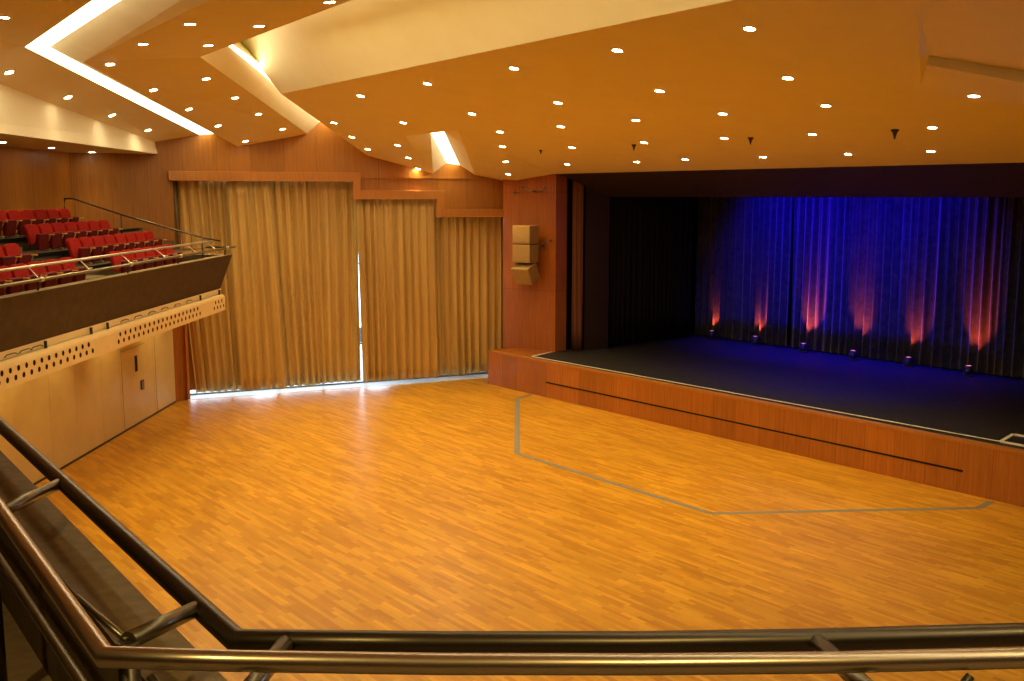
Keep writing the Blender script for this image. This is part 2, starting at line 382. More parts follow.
# slab floors (own balcony and opposite), soffit
mb = MB()
mb.face([pf[0], pf[1], pf[2], V((-13, pf[2].y, FLZ)), V((-13, -6, FLZ)), V((22, -6, FLZ)), V((22, pf[0].y, FLZ))], 'carpet')
mb.face([pb[0], pb[1], pb[2], V((-9.6, pb[2].y, 3.26)), V((-9.6, -6, 3.26)), V((22, -6, 3.26)), V((22, pb[0].y, 3.26))], 'paint')
mb.face([pb[2], pb[3], V((-9.2, DE+1.6, 3.26)), V((-9.6, pb[2].y, 3.26))], 'paint')
struct(mb, 'balcony_floor')
tz = [3.93, 4.20, 4.48, 4.75]; rowL = [8.6, 9.4, 10.2, 11.0]; edge = [7.92, 8.95, 9.75, 10.55, 12.3]
mb = MB(); D0_, D1_ = pf[2].y, 27.3
for i in range(4):
    De = DE if i == 0 else D1_
    mb.face([OP(edge[i], D0_, tz[i]), OP(edge[i], De, tz[i]), OP(edge[i+1], De, tz[i]), OP(edge[i+1], D0_, tz[i])], 'fasciadark')
    if i:
        mb.face([OP(edge[i], D0_, tz[i-1]), OP(edge[i], De, tz[i-1]), OP(edge[i], De, tz[i]-.07), OP(edge[i], D0_, tz[i]-.07)], 'tierolive')
        mb.face([OP(edge[i]-.03, D0_, tz[i]-.07), OP(edge[i]-.03, 24.35, tz[i]-.07), OP(edge[i]-.03, 24.35, tz[i]+.003), OP(edge[i]-.03, D0_, tz[i]+.003)], 'black')
        mb.face([OP(edge[i]-.03, D0_, tz[i]+.003), OP(edge[i]-.03, 24.35, tz[i]+.003), OP(edge[i]+.05, 24.35, tz[i]+.003), OP(edge[i]+.05, D0_, tz[i]+.003)], 'black')
        mb.box((OP(edge[i]-.28, 19.25, tz[i-1]+.065)), (.5, 1.15, .13), 'tierolive')     # half steps in the aisle
struct(mb, 'balcony_tiers')
# back wall of the balcony and the rest of the shell
mb = MB()
cor = wp(73, 210); bdir = V((.027, 1, 0)).normalized()
mb.face([up(cor, 3.2), up(cor, 9), up(cor-bdir*32, 9), up(cor-bdir*32, 3.2)], 'wallwood')
struct(mb, 'wall_back')
mb = MB()
mb.face([(-13, -6, 0), (22, -6, 0), (22, -6, 9.35), (-13, -6, 9.35)], 'wallwood')
struct(mb, 'wall_rear')
mb = MB()
rr = SB+sd*5
mb.face([up(rr, 0)-sn*3, (22, 12, 0), (22, 12, 9.35), up(rr, 9.35)-sn*3], 'wallwood'); mb.face([(22, 12, 0), (22, -6, 0), (22, -6, 9.35), (22, 12, 9.35)], 'wallwood')
struct(mb, 'wall_right')
mb = MB(); mb.face([(-14, -6.5, 9.3), (24, -6.5, 9.3), (24, 40, 9.3), (-14, 40, 9.3)], 'black'); struct(mb, 'roof_light_seal')  # unseen black roof, added so no light leaks in from above
mb = MB(); mb.face([(-13, -6, 0), (-13, -6, 9.35), (-13, 27, 9.35), (-13, 27, 0)], 'beige'); q = CR+wd*1.4; rq = atz(711.5, 337.5, 0)-sn*.8-sd*8; mb.face([up(q, 0), up(rq, 0), up(rq, 9.35), up(q, 9.35)], 'black')
mb.face([(-14, -7, -.2), (24, -7, -.2), (24, 45, -.2), (-14, 45, -.2)], 'black'); mb.face([up(CL, 0)-wd*.3-wn*.9, up(CL, 9.3)-wd*.3-wn*.9, up(CL, 9.3)-wd*6-wn*.9, up(CL, 0)-wd*6-wn*.9], 'black'); mb.face([up(CL, 0)-wd*.3-wn*.9, up(CL, 9.3)-wd*.3-wn*.9, up(CL, 9.3)-wd*.3, up(CL, 0)-wd*.3], 'black')
struct(mb, 'wall_left')  # black sheets in this mesh are unseen, added to keep skylight out

# perforated screen below the opposite balcony
LP = 7.90
def perfscreen():
    t = thing('perforated_screen', OP(LP, 20, 2.78), 'long beige screen with rows of round holes under the left balcony', 'acoustic screen')
    mb = MB(); k = mb.mi('perf'); kd = mb.mi('darkgap')
    z0, z1, ztop = 2.755, 3.14, 3.22
    Ds, De = pb[2].y+.3, DE-.1
    # hole groups: depth ranges from the photo columns
    def dx(x): return LP*1029/(540-x)
    c0, pit = dx(0), None
    holes = []
    g1 = [dx(0)-.6+.0, dx(47)]; n1 = 12
    def put(xa, xb, n, z, dz):
        for i in range(n):
            D = dx(xa)+(dx(xb)-dx(xa))*i/(n-1); holes.append((D, z))
    for i in range(16): holes.append((dx(84)-.243*i, 2.88)); holes.append((dx(80.3)-.243*i, 3.01))
    put(111, 195.3, 20, 2.88, 0); put(113, 193, 19, 3.01, 0)
    put(210, 219.3, 4, 2.88, 0); put(211.5, 217.8, 3, 3.01, 0)
    # sweep the face into cells
    def cell(D0, D1, za, zb, hole=None):
        if hole is None:
            mb.face([OP(LP, D0, za), OP(LP, D1, za), OP(LP, D1, zb), OP(LP, D0, zb)], 'perf'); return
        hd, hz, r = hole; n = 12; ring = []; sq = []
        for j in range(n):
            a = 2*math.pi*j/n + math.pi/4
            ring.append((hd+r*math.cos(a), hz+r*math.sin(a)))
            cx, cy = math.cos(a), math.sin(a); m_ = max(abs(cx), abs(cy)); ux, uy = cx/m_, cy/m_
            sq.append((hd+(D1-hd)*ux if ux > 0 else hd+(hd-D0)*ux, hz+(zb-hz)*uy if uy > 0 else hz+(hz-za)*uy))
        for j in range(n):
            q = (j+1) % n
            mb.face([OP(LP, *sq[j]), OP(LP, *sq[q]), OP(LP, *ring[q]), OP(LP, *ring[j])], 'perf')
            mb.face([OP(LP, *ring[j]), OP(LP, *ring[q]), OP(LP+.018, *ring[q]), OP(LP+.018, *ring[j])], 'darkgap')  # hole walls coloured dark for the shade inside
    for zc_, za, zb in ((2.88, 2.82, 2.945), (3.01, 2.945, 3.07)):
        hs = sorted(D for D, z in holes if abs(z-zc_) < .01); cur = Ds
        for D in hs:
            w = .09
            if D-w > cur+1e-4: cell(cur, D-w, za, zb); cur = D-w
            cell(cur, D+w, za, zb, (D, zc_, .045)); cur = D+w
        cell(cur, De, za, zb)
    cell(Ds, De, z0, 2.82)
    # curved lip at the top, bottom return, end return
    prof = [(0, 3.07), (.015, 3.11), (.05, 3.145), (.12, 3.155)]
    for (a, za), (b, zb) in zip(prof, prof[1:]):
        mb.face([OP(LP+a, Ds, za), OP(LP+a, De, za), OP(LP+b, De, zb), OP(LP+b, Ds, zb)], 'perf')
    mb.face([OP(LP, Ds, z0), OP(LP, De, z0), OP(LP+.03, De, z0), OP(LP+.03, Ds, z0)], 'perf')
    for a in (Ds, De): mb.face([OP(LP, a, z0), OP(LP, a, 3.07), OP(LP+.12, a, 3.155), OP(LP+.3, a, 3.155), OP(LP+.3, a, z0)], 'perf')
    mb.face([OP(LP+.12, Ds, 3.155), OP(LP+.12, De, 3.155), OP(LP+.14, De, z0), OP(LP+.14, Ds, z0)], 'darkgap')  # dark sheet standing in for the shade behind the holes
    o = mb.build('screen_panel', normals=True, loc=t.location); o.parent = t; o.location = (0, 0, 0)
    # ribs that carry the screen from the cream recess above
    mb = MB(); mb.face([OP(LP+.16, Ds, 3.1), OP(LP+.16, De, 3.1), OP(LP+.08, De, 3.30), OP(LP+.08, Ds, 3.30)], 'cream')
    o = mb.build('backing_strip', loc=t.location); o.parent = t; o.location = (0, 0, 0)
    for x in (-18, 40, 87, 104, 199, 218):
        D = dx(x); mb = MB(); mb.box(OP(LP+.06, D, 3.22), (.04, .03, .12), 'plast'); o = mb.build('hanger', loc=t.location); o.parent = t; o.location = (0, 0, 0)
    for x0 in (5, 20, 32, 122, 136, 150, 163, 176, 188):
        D = dx(x0); mb = MB()
        mb.tube([OP(LP+.07, D-.2, 3.205), OP(LP+.07, D-.12, 3.235), OP(LP+.07, D+.1, 3.235), OP(LP+.07, D+.2, 3.205)], .008, 'plast', seg=6)
        o = mb.build('cable_loop', loc=t.location); o.parent = t; o.location = (0, 0, 0)
perfscreen()

# ================================================================ RAILINGS
def railing(name, label, handpath, outpath, arms, loc, hr, orr, midz=None, arm_r=.016, braces=(), mats=('steel', 'dkmetal')):
    t = thing(name, loc, label, 'railing')
    def P(mbx, nm, lab=None):
        o = mbx.build(nm, loc=V(loc)); o.parent = t; o.location = (0, 0, 0)
        if lab: o['label'] = lab
    mb = MB(); mb.tube(handpath, hr, mats[0], seg=20); P(mb, 'handrail', 'polished steel handrail')
    mb = MB(); mb.tube(outpath, orr, mats[1], seg=20); P(mb, 'outer_rail', 'dark outer rail')
    if midz: mb = MB(); mb.tube(midz, hr*.62, 'olivemetal', seg=14); P(mb, 'mid_rail')
    for a, b, foot in arms:
        mb = MB(); mb.tube([a, b], arm_r, 'olivemetal' if arm_r > .02 else 'chrome', seg=12); P(mb, 'arm')
        if foot is not None:
            mb = MB(); mb.tube([b+V((0, 0, .0)), foot], arm_r*1.15, 'dkmetal', seg=12); P(mb, 'post')
    for a, b in braces:
        mb = MB(); mb.tube([a, b], .011, 'olivemetal', seg=8); P(mb, 'brace')
    return t
# own balcony
hp = [atz(1500, 640, HZ), atz(1024, 657.6, HZ), atz(830, 662.5, HZ), atz(640, 664.3, HZ), atz(440, 664, HZ), atz(240, 661, HZ), atz(105, 657, HZ), ia, ia+(ia-ic).normalized()*9]
op = [atz(1500, 616, OZ), atz(1024, 634.5, OZ), atz(815, 640.5, OZ), atz(640, 643, OZ), atz(440, 643, OZ), atz(237, 641, OZ), oa, oa+gd*9]
mp_ = [V((3, ic.y, 4.15)), up(ic, 4.15)+V((.02, 0, 0)), up(ia, 4.15)+(ia-ic).normalized()*3]
m1 = atz(80, 681, 4.15); m0 = atz(0, 560, 4.15); mdir = (m0-m1).normalized(); mp_ = [V((3, m1.y-.35, 4.15)), m1-mdir*.42, m0+mdir*5]
arms = []; braces = []
for px, py in ((815, 640), (287, 642)):
    a = atz(px, py, OZ); b = V((a.x+.0, hp[3].y-.10, HZ-.075)); arms.append((a, b, V((b.x, b.y, FLZ))))
for px, py in ((200, 607), (59, 484)):
    a = atz(px, py, OZ); b = atz(px-72, py+34, 4.37); arms.append((a, b, V((b.x, b.y, FLZ))))
b = arms[0][1]; braces.append((b+V((.0, .01, -.16)), V((b.x+.22, hp[3].y, HZ-.03))))
b = arms[1][1]; braces.append((b+V((.0, .01, -.16)), V((b.x-.22, hp[3].y, HZ-.03))))
b = arms[2][1]; braces.append((b+V((0, 0, 0)), atz(76, 597, 4.40)))
railing('balcony_railing', 'near balcony railing, polished handrail and dark outer tube, bottom of the view', hp, op, arms, V((ic.x, ic.y, FLZ)), .0262, .0345, mp_, .026, braces)
# opposite balcony
jo = meet(oa, gd, 7.72); Dst = jo.y+.4
hz2, oz2 = 4.48, 4.31
hand = [OP(8.1, Dst, hz2), OP(8.1, 25.35, hz2)]; outr = [OP(7.74, Dst, oz2), OP(7.74, DE+.35, oz2), OP(8.4, DE+.1, oz2)]
arms = []
for D in (12.6, 14.35, 16.14, 17.96, 19.73, 21.54, 23.45, 24.84): arms.append((OP(7.74, D-.38, oz2), OP(8.1, D, hz2), None))
railing('balcony_railing', 'railing with pale handrail along the top of the opposite left balcony', hand, outr, arms, OP(8, 18, LZ), .026, .026, None, .011, (), ('chrome', 'olivemetal'))
rt = bpy.data.objects['balcony_railing.001']
for D in (12.2, 15.8, 19.3, 22.0, 25.3):
    mb = MB(); mb.tube([OP(7.80, D, LZ+.02), OP(7.78, D, oz2)], .02, 'dkmetal', seg=8); mb.tube([OP(7.74, D-.05, oz2), OP(7.74, D+.05, oz2)], .04, 'chrome', seg=10)
    o = mb.build('post', loc=rt.location); o.parent = rt; o.location = (0, 0, 0)
# stair handrail
t = thing('stair_railing', OP(11.5, 24.9, 4.44), 'dark metal stair handrail sloping down beside the red seats', 'railing')
pts = [atd(64.5, 211, 24.9), atd(64.5, 198.6, 24.9), atd(73, 198.6, 24.9), atd(121, 214.5, 24.9), atd(160, 225.5, 24.9), atd(202, 237.5, 24.9), atd(220, 241, 25.3)]
mb = MB(); mb.tube(pts, .022, 'dkmetal', seg=10); o = mb.build('handrail', loc=t.location); o.parent = t; o.location = (0, 0, 0)
for i, zz in ((3, 4.48), (5, 3.94)):
    mb = MB(); mb.tube([pts[i], up(pts[i], zz)], .02, 'dkmetal', seg=8); o = mb.build('post', loc=t.location); o.parent = t; o.location = (0, 0, 0)

# ================================================================ SEATS
def make_seat():
    t = thing('auditorium_seat', (0, 0, 0), '', 'seat')
    # backrest: rounded pad leaning back
    mb = MB(); w, z0, z1, r = .245, .44, .845, .12; out = []
    out = [(-w, z0), (w, z0)]
    for i in range(6):
        a = i/5*math.pi/2; out.append((w-r+r*math.cos(a), z1-r*.6+r*.6*math.sin(a)))
    for i in range(6):
        a = math.pi/2+i/5*math.pi/2; out.append((-w+r+r*math.cos(a), z1-r*.6+r*.6*math.sin(a)))
    mb.prism([(-.03-(z-.36)*.28, y, z) for y, z in out], (.075, 0, .012), 'redpad'); bk = mb.build('backrest', parent=t, bevel=.018)
    # tipped-up seat
    mb = MB(); out = [(-.19, .345), (.19, .345), (.215, .56), (.205, .67), (-.205, .67), (-.215, .56)]
    mb.prism([((.05+(z-.33)*.12), y, z) for y, z in out], (.075, 0, -.01), 'redseat'); mb.build('seat', parent=t, bevel=.02)
    def arm(y):
        mb = MB(); mb.prism([(-.08, y-.025, .605), (.21, y-.03, .622), (.24, y, .622), (.21, y+.03, .622), (-.08, y+.025, .605)], (0, 0, .028), 'armwood')
        a = mb.build('armrest', parent=t, bevel=.006)
        mb = MB(); mb.tube([(-.02, y, .60), (.05, y, .33)], .016, 'standgrey', seg=8); mb.tube([(.15, y, .61), (.05, y, .42)], .011, 'standgrey', seg=8); mb.box((.05, y, .325), (.16, .05, .035), 'chrome')
        mb.build('stand', parent=t)
    arm(.28)
    return t, arm
src, armf = make_seat()
def copytree(o, parent=None):
    c = o.copy(); C.objects.link(c); c.parent = parent
    for ch in list(o.children): copytree(ch, c)
    return c
ORD = ['', 'first', 'second', 'third', 'fourth', 'fifth', 'sixth', 'seventh', 'eighth', 'ninth']
def seats(row, D0, n, pitch, where, frm, groupname, first=False):
    out = []
    for i in range(n):
        global src_used
        D = D0 + pitch*i; s = src if not src_used else copytree(src); src_used = True
        k = i+1
        s['label'] = 'red tip-up seat, %s' % (where % (ORD[k] if frm else ORD[n-i]))
        s['group'] = groupname; s.location = OP(rowL[row]-.05, D, tz[row]-.305); s.rotation_euler = (0, 0, -.027); out.append(s)
    return out
src_used = False
def dd(row, x): return rowL[row]*1029/(540-x)
seats(3, dd(3, 0)-.57, 7, .575, 'top row against the wooden wall, %s from its left end', True, 'seats in the top balcony row')
seats(2, dd(2, 31.8), 7, .575, 'second row from the top, %s from its left end', True, 'seats in the second balcony row')
seats(1, dd(1, 73), 8, .575, 'third row from the top right of the aisle, %s from the aisle', True, 'seats in the third balcony row')
seats(0, dd(0, 115), 6, .59, 'front row right of the aisle, %s from the aisle', True, 'seats in the front balcony row')
seats(1, dd(1, 10.6)-.575, 2, .575, 'third row left of the aisle, %s from the aisle', False, 'seats in the third row left of the aisle')
seats(0, dd(0, 66)-.58*5, 6, .58, 'front row left of the aisle, %s from the aisle', False, 'seats in the front row left of the aisle')

# ================================================================ CEILING (folded panels)
P1n = V((-sn.x, -sn.y, 0)); a_ = V((sn.x, sn.y, .133)); P1p = plane3(HL, HL+sd, HL+a_)
def p1(x, y): return atpl(x, y, *P1p)
Lc, Oc, Kc = p1(458, 130), p1(921, 86), p1(405, 136)
J = wp(368, 156); Mw = wp(432.8, 173.5); m1w = wp(447, 163); m2w = wp(459.5, 165); Nw = wp(475, 175); Xw = wp(503, 181)
H = wp(308, 134); Iw = wp(320, 122); S3l = wp(238, 147); Sa = wp(155, 142); Sb = wp(200, 135); R3b = wp(158, 154)
P2p = plane3(Lc, Oc, J)
Kc = atpl(405, 136, *P2p); A = atpl(281, 94, *P2p); E2 = atpl(720, 3, *P2p); T = atpl(917, 0, *P2p)
B = atd(200, 57, 18.6); Cc = atd(83, 62, 17.8); Dp = atd(49, 47, 17.7); D0c = atd(25, 47, 17.3)
def ext(a, b, n): return a + (b-a).normalized()*n
B3 = ext(B, atz(352, 0, B.z), 24); C3 = ext(Cc, atz(210, 0, Cc.z), 24); Dp3 = ext(Dp, atz(121, 0, Dp.z), 24); D03 = ext(D0c, atz(92.7, 0, D0c.z), 24)
_d1 = (E2-A).normalized(); _d2 = (T-Oc).normalized(); _r = T-E2; _t = (_r.x*(-_d2.y)+_d2.x*_r.y)/(_d1.x*(-_d2.y)+_d2.x*_d1.y); E3 = E2+_d1*_t
R1p = p1(927, 65); R2p = ext(R1p, p1(1024, 83), 7); Q = atd(929, 56, R1p.y+.03); Q2 = atd(1024, 71, p1(1024, 83).y+.03); Q2 = ext(Q, Q2, 7)
T2 = ext(Oc, T, 12); hR = HL+sd*21; X2 = V((-.24, 31.0, 6.157))
mb = MB(); pt = lambda *p: mb.face(list(p), 'paint'); cr = lambda *p: mb.face(list(p), 'cream')
def tri(*p):
    for i in range(1, len(p)-1): mb.face([p[0], p[i], p[i+1]], 'paint')
# S1
mb.face([A, J, Kc, Lc, Oc, T, E3], 'paint'); mb.face([Kc, J, Mw], 'paint')
hl0 = HL-sd*.5; Xe = Xw+wd*.6-V((0, 0, .1))
mb.face([hl0, hR, R2p, R1p, Oc, Lc], 'paint'); tri(Lc, hl0, Xe); tri(Lc, Xe, Nw)
cr(R1p, R2p, Q2, Q); tri(Oc, R1p, Q, T)
G2 = V((3.9, 4.2, 8.1)); P3n = (T-Q).cross(Q2-Q)
def p3(x, y): return V((x, y, Q.z-(P3n.x*(x-Q.x)+P3n.y*(y-Q.y))/P3n.z))
Ea, Ga, Ha = p3(E3.x, E3.y), p3(G2.x, G2.y), p3(22, -6)
mb.face([Q, T, Ea, Ga, Ha, Q2], 'paint'); cr(T, E3, Ea); cr(E3, G2, Ga, Ea)
# trough 1
vb = V((.33, .05, .34)); Bt = B+vb; It = Iw; Jt = J+V((-.65, 0, .9)); F_ = A+V((-.74, -.21, 1))*1.15; F3 = E3+V((-.58, -.43, 1))*1.15
cr(H, B, Bt, It); cr(J, A, F_, Jt); cr(A, E3, F3, F_); cr(E3, G2, G2+V((0, 0, 1)), F3)
# S2/S3
tri(H, S3l, Cc, B); pt(B, Cc, C3, B3)
# front upstand of S2 behind its edge
pt(B, B3, B3+V((0, 0, .5)), B+V((0, 0, .5)))
# trough 0
wR = wp(214, 134.5)+V((0, 0, .02)); cr(Cc, C3, Dp3, Dp); cr(Cc, S3l, wR, Dp)
# S4, R3, low ceiling above the seats
R3t = atd(0, 84, 18.5); R3bb = atz(0, 134, 6.69); xr = ext(Sa, R3t, 20); xrb = ext(R3b, R3bb, 20); R3b.z = 6.69
tri(Sa, Sb, D0c, R3t); tri(D0c, D03, V((-6, -6, 8.1)), xr, R3t)
cr(Sa, xr, V((xr.x, xr.y, 6.69)), R3b); pt(R3b, V((xr.x, xr.y, 6.69)), V((-13, xr.y, 6.69)), V((-13, 26, 6.69)), wx(50, 6.69))
# mini trough
def along(m, x, y):
    best = None
    for i in range(400):
        q = m+V((-.10, -8.2, .877))*(i/399); v = q-EYE; z = v.dot(FW); px, py = 512+FOC*v.x/z, 340.5-FOC*v.dot(UP)/z
        e = abs(py-y)
        if best is None or e < best[0]: best = (e, q)
    return best[1]
k1 = along(m1w, 430, 133); l1 = along(m2w, 445, 131)
cr(Mw, Kc, k1, m1w); cr(Nw, Lc, l1, m2w); cr(Kc, Lc, l1, k1)
ce = struct(mb, 'ceiling', normals=False)
# lit caps of the troughs
def lit(name, faces, lab):
    mb = MB()
    for f in faces: mb.face(f, 'hidstrip' if 'hidden' in lab else 'strip')
    o = mb.build(name, normals=False); tag(o, lab, 'light', 'ceiling cove lights'); return o
Jn = It.lerp(Jt, .55); Fn = Bt.lerp(F_, .22)
mb = MB(); mb.face([Jn, Fn, F_, Jt], 'cream'); struct(mb, 'ceiling', normals=False)
lit('cove_light', [[It, Bt, Fn, Jn]], 'short tapering white light strip in the middle ceiling trough')
lit('cove_light', [[m1w, k1, l1, m2w]], 'small white light strip in the ceiling trough beside the stage')
lit('cove_light', [[Sb, D0c, Dp, wR], [D0c, D03, Dp3, Dp]], 'long bent white light strip across the upper left ceiling')
o0 = V((-.55, -.41, 0)); nb = (B3-B).normalized(); s0 = V((.85, .53, 0))*.12
Bz = V((0, 0, .42))
b0, b1 = B+Bz+V((.12, .1, 0)), B3+Bz+V((.12, .1, 0)); bs = (b1-b0).normalized()*.5
lit('cove_light', [[b0+bs, b1, b1+V((.33, .25, .02)), b0+bs+V((.33, .25, .02))]], 'hidden light strip behind the ceiling edge lighting the large cream slope')
# paint lid between the hidden strip and the top of the slope
mb = MB(); mb.face([b0+V((.3, .2, .08)), b1+V((.3, .2, .08)), F3, F_], 'paint'); mb.face([B+V((0, 0, .5)), B3+V((0, 0, .5)), b1+V((.3, .2, .08)), b0+V((.3, .2, .08))], 'paint'); struct(mb, 'ceiling', normals=False)

# ---------------------------------------------------------------- downlights
dg = bpy.context.evaluated_depsgraph_get(); bvh = BVHTree.FromObject(ce, dg)
def hit(x, y):
    d = ray(x, y).normalized(); r = bvh.ray_cast(EYE, d)
    n = r[1] if r[1] is None or r[1].z < 0 else -r[1]; return r[0], n
dl_ring = dl_lens = None
PW = 170.
def downlight(x, y, lab, p=None, n=None, pw=1.):
    global dl_ring, dl_lens
    if p is None: p, n = hit(x, y)
    if p is None: print('MISS', x, y); return
    t = thing('downlight', p, lab, 'downlight', 'recessed ceiling downlights'); t.rotation_mode = 'QUATERNION'; t.rotation_quaternion = V((0, 0, -1)).rotation_difference(n)
    if dl_ring is None:
        mb = MB(); mb.lathe([(.066, .0), (.088, -.002), (.09, -.008), (.066, -.010)], 'frame_white', seg=18); dl_ring = mb.build('trim_ring', parent=t)
        mb = MB(); mb.lathe([(.070, -.011), (.066, -.004), (.0, -.004)], 'lampdisc', seg=18, smooth=False); dl_lens = mb.build('lens', parent=t)
    else:
        for s in (dl_ring, dl_lens): c = s.copy(); C.objects.link(c); c.parent = t
    light('downlight_lamp', 'SPOT', p+n*.03, V((0, 0, -1)) if pw != .6 else V((.3, 0, -1)) if x < 170 else wn*.35-V((0, 0, 1)), PW*pw, LAMP, spot_size=math.radians(86), spot_blend=.8, shadow_soft_size=.07)
M['frame_white'] = mat('white lamp rim', (.7, .6, .45), .5)
rows = {
 'on the far left ceiling panel': [(4, 17), (9, 72), (68, 97), (112, 115), (148, 130)],
 'in the low ceiling above the red seats': [(2.5, 142), (51.6, 147.6), (92, 152)],
 'in the outer line of the middle left panel': [(190, 23.6), (143, 44), (110, 64), (153.5, 89.7), (189, 109), (218, 125.5), (245.5, 141)],
 'in the inner line of the middle left panel': [(329.6, 1.5), (259, 25.7), (208, 45), (206, 78.5), (235, 97.6), (258.5, 114), (282.6, 129)],
 'near the panel edge over the gold curtains': [(334, 122.5), (352, 137), (367.7, 149)],
 'beside the small cream trough, left side': [(403.3, 122.5), (397.7, 145), (408.4, 157.6), (418, 168.7)],
 'in the upper row of the large sloping panel': [(360.6, 95.6), (427.4, 83.4), (514, 68), (617.4, 50), (749.7, 28.2)],
 'in the lower row of the large sloping panel': [(472, 113.5), (558, 102.6), (659.6, 90.7), (787.8, 77.6)],
 'in the first row past the ceiling fold': [(500, 131.7), (560.8, 126.4), (636, 120), (722.8, 113.5), (826, 105.4), (974, 95.7)],
 'in the second row past the ceiling fold': [(502.6, 146.4), (572, 147.3), (644, 142.3), (724.3, 138), (812.5, 134), (932.3, 127.3)],
 'in the row nearest the stage opening': [(505.7, 161.4), (567.3, 164.2), (636.8, 161.7), (685.3, 159.2), (763, 156.7), (848.2, 154), (931, 151)],
}
for w, l in rows.items():
    for i, (x, y) in enumerate(l): downlight(x, y, 'recessed downlight %s, %s from the %s' % (w, ORD[i+1], 'top' if 'middle left' in w else 'left'), pw=.4 if 'red seats' in w else .6 if 'far left' in w or (y > 138 and 200 < x < 440) else 1.)
downlight(508.2, 174, 'round recessed downlight at the ceiling edge right above the wooden pillar')
# lamps over the part of the hall outside the frame
for d, s in ((9, 6), (9, 9.5), (9, 13), (6, 8), (6, 11.5), (6, 15), (3, 9), (3, 12), (3.0, 15.5), (12.5, 4), (12.5, 8), (12.5, 12), (17, 7), (17, 11), (21, 10)):
    p = V((SA.x, SA.y, min(7.35, 6.25+.133*(d+1.2)))) + sd*s + sn*d
    v = p-EYE; z = v.dot(FW)
    if z > 0 and 512+FOC*v.dot(RT)/z < 1030 and 340.5-FOC*v.dot(UP)/z > -5: continue
    light('hall_lamp', 'SPOT', p, V((0, 0, -1)), PW*1.3, LAMP, spot_size=math.radians(105), spot_blend=.7, shadow_soft_size=.08)
# lamps under the left balcony washing the beige wall
for x in (-30, 8, 50, 103, 150):
    p = lwp(x, 330); p = up(p, 3.15)+lnn*.55
    light('wall_washer', 'SPOT', p, V((-.55, 0, -1)), 60, LAMP, spot_size=math.radians(85), spot_blend=.8, shadow_soft_size=.05)
# added fill spots above own balcony, unseen, to brighten ledge and railing
for p in ((-2.5, .2, 7.9), (1.2, -.5, 7.9), (4, 1.0, 7.9)):
    light('balcony_fill', 'SPOT', V(p), V((0, .1, -1)), 260, LAMP, spot_size=math.radians(110), spot_blend=.6, shadow_soft_size=.12)

# small black nozzles hanging from the ceiling
for i, (x, y, s) in enumerate(((540.8, 150, .8), (634, 144.5, 1.), (750.6, 137.5, 1.05), (895, 129.5, 1.25))):
    p, n = hit(x, y)
    mb = MB(); mb.lathe([(.055*s, 0), (.055*s, -.02*s), (.035*s, -.035*s), (.018*s, -.09*s), (.010*s, -.13*s)], 'plast', org=V((0, 0, 0)), seg=12)
    o = mb.build('ceiling_nozzle'); o.location = p
    tag(o, 'small black cone-shaped nozzle hanging from the ceiling, %s from the left of four' % ORD[i+1], 'ceiling nozzle', 'black ceiling nozzles')

# ================================================================ STAGE
ZS = 1.0
mb = MB()
f0, f1 = SA, SB+sd*6
def fz(p, z): return up(p, z)
# fascia with slot
sA = (atpl(545, 383, SA, sn)); sB = (atpl(963, 470.5, SA, sn)); zs = .40
u0 = (sA-SA).dot(sd); u1 = (sB-SA).dot(sd); U = (f1-f0).dot(sd)
def fq(a, b, z0, z1, off=0., m='fasciawood'):
    mb.face([up(f0+sd*a, z0)+sn*off, up(f0+sd*b, z0)+sn*off, up(f0+sd*b, z1)+sn*off, up(f0+sd*a, z1)+sn*off], m)
fq(0, u0, 0, .96); fq(u0, u1, 0, zs); fq(u0, u1, zs+.045, .96); fq(u1, U, 0, .96); fq(u0, u1, zs, zs+.045, -.04, 'darkgap'); mb.face([up(f0+sd*u0, zs), up(f0+sd*u1, zs), up(f0+sd*u1, zs)-sn*.04, up(f0+sd*u0, zs)-sn*.04], 'darkgap'); mb.face([up(f0+sd*u0, zs+.045), up(f0+sd*u1, zs+.045), up(f0+sd*u1, zs+.045)-sn*.04, up(f0+sd*u0, zs+.045)-sn*.04], 'darkgap')
fq(0, U, .96, 1.02, .012, 'trimwood'); mb.face([f0+V((0, 0, 1.02))+sn*.012, f1+V((0, 0, 1.02))+sn*.012, f1+V((0, 0, 1.02))-sn*.16, f0+V((0, 0, 1.02))-sn*.16], 'trimwood')
mb.face([f0+V((0, 0, .96))+sn*.012, f1+V((0, 0, .96))+sn*.012, f1+V((0, 0, .96)), f0+V((0, 0, .96))], 'trimwood')
mb.face([f0, up(f0, 1.02), up(f0, 1.02)-sn*2.6, f0-sn*2.6], 'fasciawood')
struct(mb, 'stage_front', normals=False)
# thin steel rail below the slot
mb = MB(); mb.tube([up(f0+sd*u0, zs)+sn*.006, up(f0+sd*u1, zs)+sn*.004], .006, 'trimwood', seg=6); struct(mb, 'trim_4')
mb = MB()
mb.face([up(f0, ZS)-sn*.1, up(f1, ZS)-sn*.1, up(f1, ZS)-sn*9, up(f0, ZS)-sn*9], 'stagefloor'); 
struct(mb, 'stage_floor')
